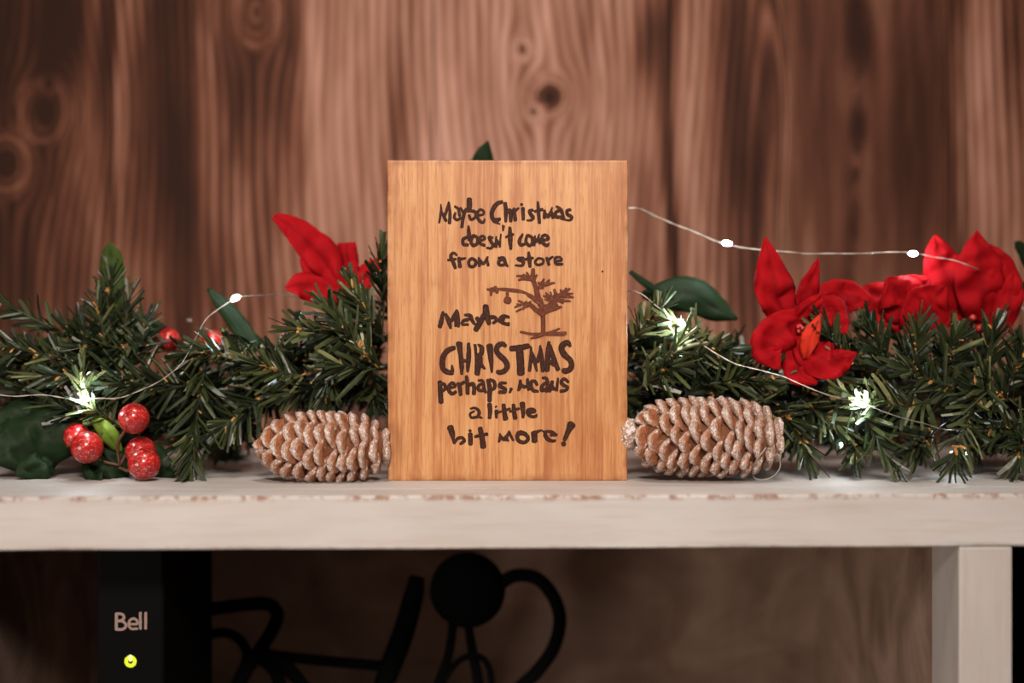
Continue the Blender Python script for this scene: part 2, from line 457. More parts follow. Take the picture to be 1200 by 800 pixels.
def stroke_mesh(mb, pts, plane, eps):
    """variable-width round-ended ribbon. pts (x, y, w) in picture units; plane maps (x, y) to a local point"""
    if len(pts) == 1: pts = [pts[0], (pts[0][0]+.01, pts[0][1], pts[0][2])]
    P_ = smoothpath([(p[0], p[1], p[2]*1.10+.5) for p in pts], 5)
    rows = []
    # rounded ends
    def endcap(p, d, sgn):
        out = []
        for t_ in (1.0, .92, .7, .38):
            w_ = p[2]*math.sqrt(max(0, 1-t_*t_))
            out.append((p[0]+sgn*d[0]*p[2]/2*t_*.7, p[1]+sgn*d[1]*p[2]/2*t_*.7, max(w_, .01)))
        return out
    def dirn(a, b):
        d = np.array([b[0]-a[0], b[1]-a[1]]); l = np.linalg.norm(d); return d/l if l > 1e-9 else np.array([1., 0.])
    d0 = dirn(P_[0], P_[1]); d1 = dirn(P_[-2], P_[-1])
    allp = endcap(P_[0], d0, -1) + [tuple(p) for p in P_] + endcap(P_[-1], d1, 1)[::-1]
    allp = [(p[0] + rnd.uniform(-.12, .12), p[1] + rnd.uniform(-.12, .12), p[2]*(1+rnd.uniform(-.05, .05))) for p in allp]
    vs_, fs, rim = [], [], []
    for i, p in enumerate(allp):
        a = allp[max(i-1, 0)]; b = allp[min(i+1, len(allp)-1)]
        d = dirn(a, b) if (abs(a[0]-b[0])+abs(a[1]-b[1])) > .2 else (d0 if i < len(allp)/2 else d1)
        nx, ny = -d[1], d[0]
        for q, e in ((-.5, 1), (-.28, .35), (0, 0), (.28, .35), (.5, 1)):
            vs_.append(plane(p[0]+nx*q*p[2], p[1]+ny*q*p[2], eps + (1-e)*.00004)); rim.append(e)
    for i in range(len(allp)-1):
        for q in range(4):
            fs.append((i*5+q, i*5+q+1, (i+1)*5+q+1, (i+1)*5+q))
    mb.add(vs_, fs, rim=rim)

def sign_plane(x, y, eps):
    return ((x-600)*DS/F - plq.location.x, -eps, CZ-(y-400)*DS/F - ZT)
BLK = [
 (510,230,15, 'Maybe', [
  [(98,140,14),(102,250,36),(72,462,32)], [(100,250,36),(190,430,48)], [(236,100,24),(195,270,44),(150,370,46)], [(240,115,34),(262,300,46),(250,470,52)],
  [(345,180,36),(410,225,42),(428,340,44)], [(352,290,34),(335,370,42),(385,415,40),(440,385,40),(470,395,20)],
  [(450,200,30),(492,290,40)], [(545,220,44),(500,330,52),(468,540,50)],
  [(600,50,78),(600,150,84),(595,230,80)], [(560,260,40),(640,255,48),(715,290,50),(700,370,42),(625,405,46),(595,330,40)],
  [(740,330,40),(840,320,34),(850,265,40),(800,232,36),(750,270,40),(745,370,44),(790,440,48),(850,455,42),(868,395,24)]]),
 (570,230,11.43, 'Christmas', [
  [(210,75,42),(150,95,52),(95,160,52),(72,240,48),(92,310,50),(140,320,56),(182,300,34)], [(178,370,18),(90,345,12)],
  [(250,92,44),(260,200,48),(260,338,32)], [(270,205,44),(320,200,56),(325,335,38)],
  [(368,165,36),(388,320,44)], [(375,200,40),(432,158,22)],
  [(473,105,34),(470,118,30)], [(488,160,46),(494,310,36)],
  [(622,185,32),(575,195,36),(600,250,46),(628,285,38),(600,318,32),(545,322,18)],
  [(690,75,26),(697,200,42),(710,355,36)], [(648,202,30),(748,176,38)],
  [(778,190,32),(775,290,36)], [(780,215,32),(822,270,44),(862,210,32),(880,150,16)], [(875,210,30),(892,285,40)],
  [(940,135,28),(1000,185,40),(1030,285,36)], [(985,185,34),(930,215,38),(925,270,40),(990,280,36),(1050,305,20)],
  [(1122,178,36),(1075,195,34),(1090,245,40),(1140,275,38),(1115,318,26),(990,302,12)]]),
 (535,260,10.43, "doesn't come", [
  [(147,50,22),(150,120,40),(158,220,42)], [(130,185,34),(80,215,36),(85,275,36),(140,280,32)],
  [(210,165,34),(255,195,36),(252,262,36),(205,288,36),(175,235,36),(205,165,34)],
  [(295,235,24),(345,205,26),(325,172,28),(288,195,34),(292,265,32),(342,285,32)],
  [(440,195,28),(400,188,34),(420,240,36),(448,285,36),(415,322,28),(372,315,24)],
  [(485,180,18),(480,305,34)], [(488,225,36),(522,275,32)], [(541,150,16),(528,305,22)],
  [(572,50,34),(568,108,14)],
  [(650,68,28),(656,200,50),(662,328,32)], [(603,185,24),(690,150,30)],
  [(806,150,22),(768,230,38),(785,282,34),(832,270,30)],
  [(868,162,32),(920,190,32),(925,255,32),(888,290,32),(848,235,32),(862,165,30)],
  [(958,170,18),(945,285,32)], [(955,205,32),(985,240,32),(1010,150,16)], [(1008,200,26),(1020,262,30)],
  [(1055,225,26),(1125,205,30),(1088,160,32),(1048,185,34),(1062,262,38),(1108,288,32),(1128,258,16)]]),
 (520,290,8, 'from a store', [
  [(122,72,18),(92,50,22),(66,82,28),(88,135,32),(110,193,24)], [(40,118,20),(112,108,22)],
  [(140,95,24),(152,180,32)], [(155,108,26),(203,100,16)],
  [(265,102,26),(302,130,26),(288,172,26),(245,175,26),(236,130,26),(262,102,26)],
  [(330,95,16),(335,172,26)], [(337,118,26),(372,150,26),(412,88,16)], [(405,110,20),(416,168,22)],
  [(515,100,24),(562,98,26),(578,150,28),(600,175,16)], [(560,110,24),(518,125,26),(520,160,26),(560,165,24)],
  [(748,98,22),(692,105,26),(745,135,28),(732,168,22),(672,165,14)],
  [(795,45,20),(802,110,34),(808,180,26)], [(762,112,22),(836,98,22)],
  [(890,98,18),(932,112,20),(925,150,20),(880,162,20),(856,135,20),(885,98,18)],
  [(965,95,20),(985,160,26)], [(980,115,26),(1022,85,16)],
  [(1042,128,20),(1105,118,18),(1085,90,20),(1045,100,22),(1052,150,24),(1112,155,20)]]),
 (510,350,13.33, 'Maybe', [
  [(122,205,34),(100,330,62),(72,435,62)], [(160,240,42),(212,350,66),(240,458,34)], [(338,180,36),(300,270,62),(255,345,50)], [(345,200,40),(362,330,48),(360,430,46)], [(318,300,40),(318,425,34)],
  [(462,252,32),(545,262,52),(578,340,50),(620,398,36)], [(520,320,50),(440,345,44),(422,400,32),(510,400,36)],
  [(650,300,56),(680,345,60)], [(770,240,66),(705,365,80),(632,485,72)],
  [(788,115,80),(800,240,96),(842,390,54)], [(850,290,60),(930,290,50),(955,340,44),(905,378,38)],
  [(990,330,40),(1060,275,52),(1150,285,40)], [(1000,340,50),(1060,375,46),(1138,400,48),(1145,370,24)], [(1030,320,50),(1070,325,50)]]),
 (510,390,13.33, 'CHRIS', [
  [(300,232,58),(210,265,76),(140,340,76),(112,450,80),(125,560,76),(190,610,74),(265,625,66)], [(262,510,26),(270,600,50)],
  [(375,165,88),(392,300,66),(412,480,66),(415,640,40)], [(520,165,42),(525,300,64),(515,480,60),(505,600,34)], [(400,432,46),(520,440,46)],
  [(620,185,38),(640,350,44),(665,500,84),(655,635,78)], [(672,180,24),(725,230,64),(718,320,64),(670,355,56)], [(700,380,70),(715,490,56),(775,555,30)],
  [(850,200,90),(870,400,72),(885,615,26)],
  [(1098,205,48),(1050,170,68),(985,195,76),(955,270,72),(1005,350,76),(1085,425,76),(1125,515,74),(1085,590,74),(1005,618,66),(970,600,50)]]),
 (590,390,13.33, 'TMAS', [
  [(118,245,76),(250,232,84),(390,205,70)], [(250,270,100),(265,450,104),(270,630,108)],
  [(430,215,22),(432,380,52),(405,590,44)], [(445,300,30),(480,420,56),(520,595,26)], [(575,198,24),(568,330,56),(530,450,56)], [(582,250,40),(605,450,60),(612,595,52)],
  [(710,145,42),(695,330,72),(682,585,66)], [(722,190,46),(785,400,70),(850,570,60)], [(700,440,56),(790,490,64)],
  [(1040,205,44),(1005,150,70),(935,180,84),(905,250,84),(960,350,86),(1030,410,76),(1065,490,74),(1035,570,76),(960,595,78),(930,575,54)]]),
 (508,435,13.33, 'perhaps', [
  [(98,165,62),(105,300,68),(118,480,70)], [(110,190,44),(172,205,46),(180,270,46),(140,312,36)],
  [(250,262,36),(335,235,38),(300,180,44),(245,225,50),(240,300,50),(295,350,50),(348,318,42)],
  [(382,188,46),(412,260,56),(425,365,50)], [(420,205,52),(482,165,42)],
  [(512,75,40),(525,150,50),(535,345,54)], [(550,215,50),(615,195,52),(635,260,54),(632,350,56)],
  [(700,142,26),(765,150,44),(788,250,46),(815,330,36)], [(760,190,30),(705,225,40),(702,290,42),(780,300,44)],
  [(850,135,52),(878,260,66),(875,460,60)], [(880,130,44),(948,165,48),(955,250,46),(900,295,38)],
  [(1132,182,34),(1055,185,50),(1035,235,50),(1110,268,54),(1112,320,50),(1030,322,50)]]),
 (590,435,13.33, 'means', [
  [(122,272,44),(98,332,30)],
  [(263,140,36),(258,230,56),(232,298,34)], [(285,220,46),(335,245,50)], [(375,120,34),(382,220,56),(392,288,40)],
  [(525,210,38),(490,155,44),(435,165,50),(430,240,56),(470,300,50),(540,312,36)],
  [(612,102,34),(668,110,44),(692,200,46),(668,312,50)], [(650,180,40),(595,245,50),(600,300,44),(655,280,46)],
  [(758,160,50),(745,240,46),(722,312,46)], [(750,220,46),(790,280,46)], [(852,110,26),(828,298,42)],
  [(1010,165,38),(950,118,42),(900,165,46),(940,215,46),(1000,248,44),(970,295,44),(892,310,44)]]),
 (540,465,12, 'a little', [
  [(140,165,26),(200,155,32),(258,205,40),(250,268,38),(300,298,20)], [(190,200,24),(132,235,28),(150,290,32),(235,280,36)],
  [(405,105,60),(412,200,54),(405,295,44)],
  [(495,135,32),(497,138,32)], [(500,195,50),(500,290,30)],
  [(600,110,46),(612,200,54),(628,305,68)], [(530,215,26),(690,165,30)],
  [(740,110,42),(748,200,54),(765,298,56)], [(690,208,26),(820,162,30)],
  [(865,90,66),(875,200,54),(875,288,34)],
  [(960,212,46),(1040,200,40),(1000,170,38),(945,190,46),(945,240,44),(1000,275,38),(1055,270,34),(1062,242,18)]]),
 (515,490,14.12, 'bit m', [
  [(178,150,96),(210,250,88),(225,330,50),(245,410,40)], [(248,412,32),(300,335,42),(375,322,46),(412,368,46),(375,405,50),(342,425,30)],
  [(512,200,42),(500,212,42)], [(510,258,66),(515,425,66)],
  [(672,165,66),(700,300,76),(725,470,88)], [(592,302,42),(790,260,48)],
  [(1000,250,18),(1005,320,48),(980,390,30)], [(1015,300,40),(1065,350,50),(1105,300,50)], [(1155,215,26),(1120,290,46),(1085,360,40)]]),
 (590,490,13.33, 'ore!', [
  [(88,205,28),(115,270,34),(150,345,30)], [(35,300,50),(75,355,26)],
  [(260,225,74),(345,250,58),(385,320,50),(330,375,48),(250,360,52),(215,300,56),(240,225,66)],
  [(480,225,84),(485,355,80)], [(505,222,46),(590,188,26),(625,215,16)],
  [(655,205,40),(655,270,56),(700,330,56),(760,352,42),(805,350,40)], [(665,200,30),(760,215,42),(835,262,28)], [(740,262,40),(820,270,24)],
  [(1062,95,118),(1012,200,74),(952,340,50)], [(925,400,62),(952,400,62)]]),
]
for bi, (ox, oy, sc, word, strokes) in enumerate(BLK):
    mb = MB()
    for si, st in enumerate(strokes):
        stroke_mesh(mb, [(ox+x/sc, oy+y/sc, w_/sc) for x, y, w_ in st], sign_plane, .00006 + .000012*si)
    mb.build('lettering', M_BURN, plq)['label'] = 'burnt dark brown lettering reading ' + {'bit m': 'bit m', 'ore!': 'ore and an exclamation mark', 'CHRIS': 'large capitals CHRIS', 'TMAS': 'large capitals TMAS'}.get(word, word)
TREE = [[(530,50,35),(530,150,42),(560,240,42),(580,330,54),(605,420,46)], [(614,360,28),(620,450,50),(635,560,42),(636,700,38)], [(590,380,40),(480,310,26),(370,270,24),(200,252,20),(140,262,20)],
 [(470,320,14),(540,360,34),(605,410,36)], [(400,292,10),(230,270,10),(190,266,10)], [(140,228,20),(155,290,30)], [(55,258,20),(120,268,34)], [(92,318,22),(100,245,26)], [(120,240,20),(170,270,20)], [(262,275,24),(262,330,26)], [(250,368,66),(280,376,66)],
 [(525,140,44),(460,125,30),(362,118,16)], [(510,152,38),(440,148,28),(380,160,16)], [(465,85,20),(490,140,30)], [(430,102,18),(455,145,30)], [(400,112,14),(420,140,24)], [(540,155,28),(570,108,18)],
 [(575,245,22),(660,208,34),(755,190,14)], [(612,225,28),(585,185,18)], [(605,215,34),(645,150,16)], [(650,212,30),(698,160,18)], [(580,248,14),(640,246,12)], [(600,200,22),(650,190,20)],
 [(640,500,56),(700,440,60),(780,345,44),(850,290,40),(912,252,20)], [(785,350,36),(750,262,22)], [(795,325,42),(880,330,30),(950,340,12)], [(800,372,34),(915,380,16)], [(835,310,28),(818,262,16)], [(862,300,26),(872,245,16)], [(820,310,44),(942,302,14)], [(780,370,26),(845,400,12)],
 [(745,362,26),(690,340,26),(638,325,16)], [(705,345,26),(665,292,14)], [(722,340,26),(712,286,14)], [(710,372,22),(655,362,12)], [(730,340,20),(755,315,12)],
 [(650,490,46),(760,452,44),(830,440,12)], [(700,462,44),(780,412,22)], [(655,450,30),(660,418,16)], [(660,455,30),(700,425,16)],
 [(625,515,46),(560,470,40),(500,420,38),(420,412,20),(340,442,12)], [(460,415,28),(378,375,12)], [(480,425,26),(420,455,14),(355,488,14)], [(480,410,28),(505,388,20)], [(400,425,18),(362,410,12)], [(455,400,22),(460,382,14)],[(440,430,20),(430,465,12)],
 [(400,700,18),(520,722,22),(650,722,28),(870,714,28)], [(505,770,10),(590,738,36),(700,705,20),(805,664,12)], [(660,730,12),(850,732,14)], [(740,705,8),(800,668,8)]]
mb = MB()
for si, st in enumerate(TREE):
    stroke_mesh(mb, [(565+x/8.89, 310+y/8.89, w_/8.89) for x, y, w_ in st], sign_plane, .00006 + .000008*si)
mb.build('tree_drawing', M_BURN2, plq)['label'] = 'small burnt drawing of a sparse tree with one hanging bauble'
mb = MB(); mb.ball(sign_plane(706, 318, .0), .0006, 8, 6, rim=1.); mb.build('pin_hole', M_BURN, plq)

# ------------------------------------------------------------------ pinecones
def scale_proto(seed):
    r = random.Random(seed); mb = MB(); nu, nv = 18, 12
    mb.ball((0, 0, 0), 1, nu, nv)
    out, rim = [], []
    off = Vector((seed*7.3, 2, 5))
    for (x, y, z) in mb.v:      # x outward, y along the ring, z towards the apex
        rr = x
        z2 = z*(.55 + .45*max(0, x)) + .45*x*abs(x)*.8
        nse = mnoise.noise(Vector((x*1.8, y*2.2, z*1.8)) + off)
        x2 = x - .50*y*y + .14*nse + .07*mnoise.noise(Vector((x*5, y*5, z*5)) + off)
        y2 = y*(1 + .10*nse) * (.72 + .28*max(-.5, x))
        z2 += -.75*y*y + .12*mnoise.noise(Vector((x*5, y*5, z*5)) - off)
        z2 += .25*mnoise.noise(Vector((x*2.6, y*2.6, z*2)) + off*2)
        out.append((x2, y2, z2)); rim.append(max(0, min(1, .38 + .34*x + .62*z)))
    mb.v = out; mb.a['rim'] = rim
    return mb.mesh('scale', M_CONE, True)
SC = [scale_proto(i) for i in range(5)]
def pinecone(loc, rotz, roty, L, R, prof, rings, apex, label, wscale=.0160):
    t_ = empty('pinecone', loc, label, 'pinecone', 'frosted pinecones beside the plaque')
    t_.rotation_euler = (0, roty, rotz)
    prof = sorted(prof)
    def rad(s):
        xs = [p[0] for p in prof]; ys = [p[1] for p in prof]
        return float(np.interp(s, xs, ys)) * R
    core = MB(); pts = [(-L/2 + L*s, 0, 0) for s in np.linspace(.02, .98, 20)]
    core.tube(pts, [max(.0008, rad(s)*.74) for s in np.linspace(.02, .98, 20)], 14, rim=0.)
    core.build('core', M_CORE, t_, smooth=True)
    for i in range(rings):
        s = (i + .5) / rings
        rr = rad(s); n_ = max(3, round(2*math.pi*rr/wscale))
        slope = (rad(min(1, s+.04)) - rad(max(0, s-.04))) / (L*(min(1, s+.04)-max(0, s-.04)))
        ph0 = i*2.39996 + rnd.uniform(-.1, .1)
        for q in range(n_):
            a = ph0 + 2*math.pi*q/n_ + rnd.uniform(-.14, .14)
            s_ = s + rnd.uniform(-.06, .06)/rings + .12*math.sin(a*2+i)/rings
            rr2 = rad(min(.99, max(.01, s_)))
            # basis: outward tilted with the local slope
            radial = Vector((0, math.cos(a), math.sin(a))); tang = Vector((0, -math.sin(a), math.cos(a)))
            ax = Vector((apex, 0, 0))
            nrm = (radial - Vector((1, 0, 0))*slope*.9).normalized()
            lean = rnd.uniform(.10, .30)
            xo = (nrm + ax*lean).normalized()
            zo = (ax - xo*xo.dot(ax)).normalized(); yo = zo.cross(xo)
            half = L/rings
            tw = math.pi*rr2/n_*1.30*rnd.uniform(.85, 1.15)
            sx = .0072*min(1, .35+rr2/R*.75)*rnd.uniform(.85, 1.15)
            o = bpy.data.objects.new('scale', rnd.choice(SC)); C.objects.link(o); o.parent = t_
            rot = Matrix((xo, yo, zo)).transposed().to_4x4()
            pos = Vector((-L/2 + L*s_, 0, 0)) + radial*max(0, rr2 - sx*.85)
            o.matrix_local = Matrix.Translation(pos) @ rot @ Matrix.Diagonal((sx, max(.0028, tw), half*.66*rnd.uniform(.9, 1.1), 1))
    return t_
L1 = .0765
c1 = P(379, 523.5, .829)
cone1 = pinecone(c1, math.radians(3), math.radians(0), L1, .0216,
    [(0,.08),(.04,.30),(.10,.58),(.2,.84),(.32,.96),(.5,1.0),(.68,.98),(.82,.86),(.92,.66),(.98,.40),(1,.25)], 13, -1,
    'frosted glittery brown pinecone lying left of the plaque')
mb = MB(); mb.tube([(-L1/2-.0012, 0, .0005), (-L1/2+.004, 0, 0), (-L1/2+.01, 0, 0)], [.0012, .0028, .004], 8, rim=1.)
mb.build('stalk', M_CORE, cone1, smooth=True)
L2 = .0825
c2 = P(831, 512, .832)
cone2 = pinecone(c2, math.radians(-2), math.radians(1.0), L2, .0236,
    [(0,.45),(.05,.66),(.12,.88),(.25,.97),(.45,1.0),(.62,1.0),(.76,.96),(.86,.86),(.94,.66),(.98,.46),(1,.3)], 14, -1,
    'frosted glittery brown pinecone with a silver hanging loop, right of the plaque')
mb = MB(); mb.ball((0, 0, 0), 1, 18, 12, rim=.7)
mb.v = [tuple(Vector(v)*(1 + .35*mnoise.noise(Vector(v)*2.5))) for v in mb.v]
ap = mb.build('apex', M_CONE, cone2, smooth=True, loc=(-L2/2-.005, .004, .0005)); ap.scale = (.0075, .0085, .009)
mb = MB()
loop = [(895,520,.826),(908,528,.826),(914,540,.825),(913,550,.825),(904,559,.825),(890,562,.825),(882,556,.826),(886,540,.812),(898,524,.812)]
lp = [Vector(tuple(p)) for p in smoothpath([tuple(P(*q)) for q in loop], 8)]
inv = (Matrix.Translation(cone2.location) @ cone2.rotation_euler.to_matrix().to_4x4()).inverted()
lp = [inv @ p for p in lp]
mb = MB(); mb.tube(lp, .0004, 6); mb.build('hanging_loop', M_RIBBON, cone2, smooth=True)

# ------------------------------------------------------------------ leaf / petal builder
def leaf(name, mat, parent, spine, cup=.25, wave=.06, label=None, thick=.0005, facing=(0,-1,0), fold=0.):
    """spine: (px, py, depth, width) along the midrib; the blade faces the viewer, cupped and wavy"""
    base = Vector(parent.location) if parent else Vector()
    S = smoothpath(spine, 5); n = len(S); K = 8
    pts = [P(s[0], s[1], s[2]) for s in S]
    vs_, fs, vein = [], [], []
    seed = Vector((spine[0][0]*.13, spine[0][1]*.17, 3))
    fc = Vector(facing)
    for i in range(n):
        tdir = (pts[min(i+1, n-1)] - pts[max(i-1, 0)]).normalized()
        side = tdir.cross(fc).normalized(); nrm = side.cross(tdir).normalized()
        if nrm.dot(fc) < 0: nrm = -nrm
        wd = max(S[i][3], .3) * S[i][2] / F
        for k_ in range(K+1):
            q = k_/K*2 - 1
            wv_ = wave*wd*mnoise.noise(Vector((i*.35, q*1.6, 0)) + seed)*1.6
            h = -cup*wd*.5*q*q + wv_ + fold*wd*abs(q)
            e = 1 + .07*mnoise.noise(Vector((i*.8, q*3, 4)) + seed)
            vs_.append(pts[i] + side*q*wd*.5*e + nrm*h - base)
            lat = abs(((i*.22*1.0 + abs(q)*1.2) % 1) - .5)*2
            vein.append(max(1 - abs(q)*9, .35*max(0, lat*4-3)))
    W = K+1
    for i in range(n-1):
        for k_ in range(K): fs.append((i*W+k_, i*W+k_+1, (i+1)*W+k_+1, (i+1)*W+k_))
    mb = MB(); mb.add(vs_, fs, vein=vein)
    o = mb.build(name, mat, parent, smooth=True)
    m_ = o.modifiers.new('thickness', 'SOLIDIFY'); m_.thickness = thick; m_.offset = 0
    if label: o['label'] = label
    return o

# ------------------------------------------------------------------ garland
G = P(600, 470, .90)
gar = empty('pine_garland', G, 'long artificial pine garland running along the shelf behind the plaque', 'garland')
def strip_pts(base, d, L, bend, n=4):
    return [base + d*L*(i/n) + bend*L*(i/n)**2 for i in range(n+1)]
def needle_into(mb, base, d, L, wd, bend, tint, tk=.00045, **att):
    d = d.normalized()
    up = Vector((rnd.uniform(-1, 1), rnd.uniform(-1, 1), rnd.uniform(-1, 1)))
    s = d.cross(up).normalized(); u = s.cross(d)
    n = 3; vs_, fs = [], []
    for i in range(n+1):
        t_ = i/n; c_ = base + d*L*t_ + bend*L*t_*t_
        w2 = wd*(.8, 1, 1, .72)[i]*.5
        vs_ += [c_ - s*w2, c_ + s*w2, c_ + u*tk]
    for i in range(n):
        for q in range(3):
            q2 = (q+1) % 3
            fs.append((i*3+q, i*3+q2, (i+1)*3+q2, (i+1)*3+q))
    fs.append((n*3, n*3+1, n*3+2))
    mb.add(vs_, fs, tint=tint, **att)
NPROTO = []
for i in range(10):
    mb = MB(); needle_into(mb, Vector(), Vector((0, 0, 1)), 1, .085, Vector((rnd.uniform(-.2, .2), rnd.uniform(-.2, .2), 0)), .25+.075*i, .03)
    NPROTO.append(mb.mesh('needle', M_NEEDLE))
single = [300]
def branch(base, tip, nlen, count, ang=.85, spread=1., tint=.45, singles=False, tan=True, wd=.0026):
    axis = tip - base; L = axis.length; ax = axis.normalized()
    sag = Vector((rnd.uniform(-.1, .1), rnd.uniform(-.05, .05), rnd.uniform(-.12, .04)))*L
    pt = lambda t_: axis*t_ + sag*4*t_*(1-t_)*.5
    st = MB(); ps = [pt(t_) for t_ in np.linspace(0, 1, 9)]
    st.tube(ps, [.0009*(1-.4*i/8) for i in range(9)], 6, bud=0.)
    if tan:
        for _ in range(int(count*.16)):
            t_ = rnd.uniform(.1, 1); b = pt(t_)
            d = Vector((rnd.gauss(0, 1), rnd.gauss(0, 1), rnd.gauss(0, 1))).normalized()
            needle_into(st, b, (d + ax*.6).normalized(), rnd.uniform(.003, .0062), .0019, Vector(), 0, .0009, bud=1.)
    so = st.build('branch', M_STEM, gar, loc=base - G)
    nm = MB(); side = ax.cross(Vector((.3, .2, 1))).normalized(); up = side.cross(ax)
    for i in range(count):
        t_ = .05 + .95*(i + rnd.random())/count
        a = rnd.uniform(0, 2*math.pi)
        ang_ = ang*(1.15 - .55*t_**2)*rnd.uniform(.75, 1.2)
        if i >= count-5: ang_ *= .5
        out = side*math.cos(a) + up*math.sin(a)
        d = (ax*math.cos(ang_) + out*math.sin(ang_)).normalized()
        ln = nlen*1.32*rnd.uniform(.7, 1.15)*(1-.25*t_)
        b = pt(t_)
        # needles do not pass through the shelf board
        end = base + b + d*ln
        if end.z < ZT + .001:
            dz = (ZT + .001 - end.z)/ln; d = (d + Vector((0, 0, dz))).normalized()
        bend = Vector((rnd.uniform(-.13, .13), rnd.uniform(-.13, .13), rnd.uniform(-.12, .10)))
        tn_ = min(1, max(0, rnd.gauss(tint, .20)))
        if singles and single[0] > 0:
            single[0] -= 1
            o = bpy.data.objects.new('needle', NPROTO[min(9, max(0, int((tn_-.25)/.075)))]); C.objects.link(o); o.parent = so
            q = d.to_track_quat('Z', 'Y') @ Quaternion((0, 0, 1), rnd.uniform(0, 6.28))
            o.matrix_local = Matrix.LocRotScale(b, q, Vector((ln*.21, ln*.21, ln)) if False else Vector((wd/.085, wd/.085, ln)))
        else:
            needle_into(nm, b, d, ln, wd*rnd.uniform(.8, 1.15), bend, tn_)
    if nm.v:
        no = nm.build('needles', M_NEEDLE, so); no['kind'] = 'stuff'
    return so
def B(b, t_, nl=17, count=44, **kw):   # base and tip as (px, py, depth), needle length in millimetres
    bb, tt = P(*b), P(*t_)
    bb.z = max(bb.z, ZT + .004); tt.z = max(tt.z, ZT + .003)
    return branch(bb, tt, nl/1000, int(count*.95), **kw)
# front sprigs that can be told apart: their needles are single objects
B((240,425,.860), (222,552,.833), 20, 56, singles=True, ang=.75, tint=.45)
B((975,430,.850), (1040,535,.828), 19, 50, singles=True, tint=.5)
B((1160,430,.850), (1120,540,.826), 19, 50, singles=True, tint=.5)
B((440,430,.850), (385,360,.838), 18, 48, singles=True, tint=.55, ang=.7)
B((1090,470,.845), (1010,470,.830), 18, 50, singles=True, tint=.6)
B((750,455,.850), (800,395,.838), 17, 46, singles=True, tint=.6)
# upright tip at the left with short needles
B((132,450,.872), (130,325,.878), 15.5, 120, ang=.95, tint=.36, wd=.0019)
B((150,440,.868), (172,375,.87), 15, 50, tint=.32); B((115,440,.868), (95,380,.87), 15, 50, tint=.3)
B((134,430,.868), (114,352,.872), 14, 60, tint=.3, wd=.002); B((136,430,.868), (150,350,.872), 14, 60, tint=.32, wd=.002)
# short sprigs round the lamps of the light string
B((104,492,.848), (98,432,.836), 14, 30, tint=.7, ang=.45, singles=True); B((140,500,.85), (100,474,.838), 14, 30, tint=.55, singles=True)
B((1040,492,.84), (990,462,.829), 15, 34, tint=.7, ang=.6, singles=True); B((830,400,.855), (780,372,.842), 14, 34, tint=.7, singles=True)
B((150,420,.87), (0,352,.86), 17, 60, tint=.4); B((120,425,.86), (-20,400,.85), 17, 55, tint=.45)
B((190,440,.86), (40,440,.85), 18, 60, tint=.4); B((200,400,.87), (90,405,.85), 16, 50, tint=.42)
B((240,450,.86), (130,450,.845), 19, 55, tint=.4); B((160,500,.86), (60,470,.85), 18, 50, tint=.35)
B((330,440,.86), (240,410,.85), 17, 55, tint=.45); B((320,460,.86), (262,500,.845), 18, 50, tint=.38)
B((360,440,.86), (300,425,.845), 18, 50, tint=.5); B((300,400,.87), (220,415,.855), 17, 50, tint=.45)
B((430,400,.86), (345,385,.845), 18, 60, tint=.5); B((450,400,.86), (412,335,.845), 17, 55, tint=.5, ang=.6)
B((450,360,.87), (448,300,.86), 15, 46, tint=.4, ang=.6); B((450,430,.85), (395,425,.842), 18, 55, tint=.45)
B((390,420,.86), (380,470,.853), 17, 50, tint=.42, ang=.5); B((420,430,.87), (330,462,.855), 17, 50, tint=.4)
B((740,400,.86), (775,360,.85), 15, 50, tint=.62); B((750,430,.86), (790,430,.845), 18, 50, tint=.5)
B((790,420,.87), (850,410,.855), 17, 50, tint=.42); B((830,450,.86), (905,440,.85), 18, 55, tint=.45)
B((860,470,.865), (925,490,.85), 18, 50, tint=.45); B((920,470,.86), (945,530,.845), 17, 50, tint=.4)
B((940,470,.86), (985,500,.845), 18, 50, tint=.5); B((1000,440,.86), (965,385,.845), 17, 50, tint=.48, ang=.55)
B((1040,440,.86), (1020,385,.845), 18, 55, tint=.45, ang=.55); B((1060,450,.86), (1075,385,.85), 18, 55, tint=.42, ang=.6)
B((1110,440,.86), (1120,395,.85), 18, 50, tint=.42); B((1150,440,.86), (1165,385,.85), 18, 50, tint=.42, ang=.6)
B((1180,460,.86), (1205,400,.85), 18, 50, tint=.42); B((1130,460,.85), (1060,430,.835), 18, 55, tint=.48)
B((1190,470,.85), (1140,450,.835), 18, 50, tint=.48); B((1210,500,.85), (1150,500,.835), 18, 50, tint=.45)
B((1100,500,.85), (1070,525,.83), 18, 50, tint=.42); B((1205,490,.85), (1195,540,.83), 18, 50, tint=.42)
B((1010,500,.86), (1000,535,.84), 14, 40, tint=.4)
# fuller inside of the garland; its inner shade is painted into darker needle tints
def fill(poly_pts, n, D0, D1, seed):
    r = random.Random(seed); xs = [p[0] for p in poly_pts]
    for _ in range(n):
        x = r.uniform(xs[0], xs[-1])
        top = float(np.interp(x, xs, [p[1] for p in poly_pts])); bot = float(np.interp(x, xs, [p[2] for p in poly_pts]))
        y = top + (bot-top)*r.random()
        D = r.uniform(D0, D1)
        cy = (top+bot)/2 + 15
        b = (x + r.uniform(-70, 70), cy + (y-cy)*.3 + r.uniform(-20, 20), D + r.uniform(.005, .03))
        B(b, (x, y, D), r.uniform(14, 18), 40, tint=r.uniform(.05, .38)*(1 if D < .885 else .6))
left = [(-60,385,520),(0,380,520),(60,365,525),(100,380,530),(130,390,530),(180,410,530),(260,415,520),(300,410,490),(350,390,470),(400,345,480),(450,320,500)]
right = [(740,360,520),(800,390,520),(860,410,520),(920,430,515),(960,405,520),(1000,390,525),(1100,395,530),(1260,395,530)]
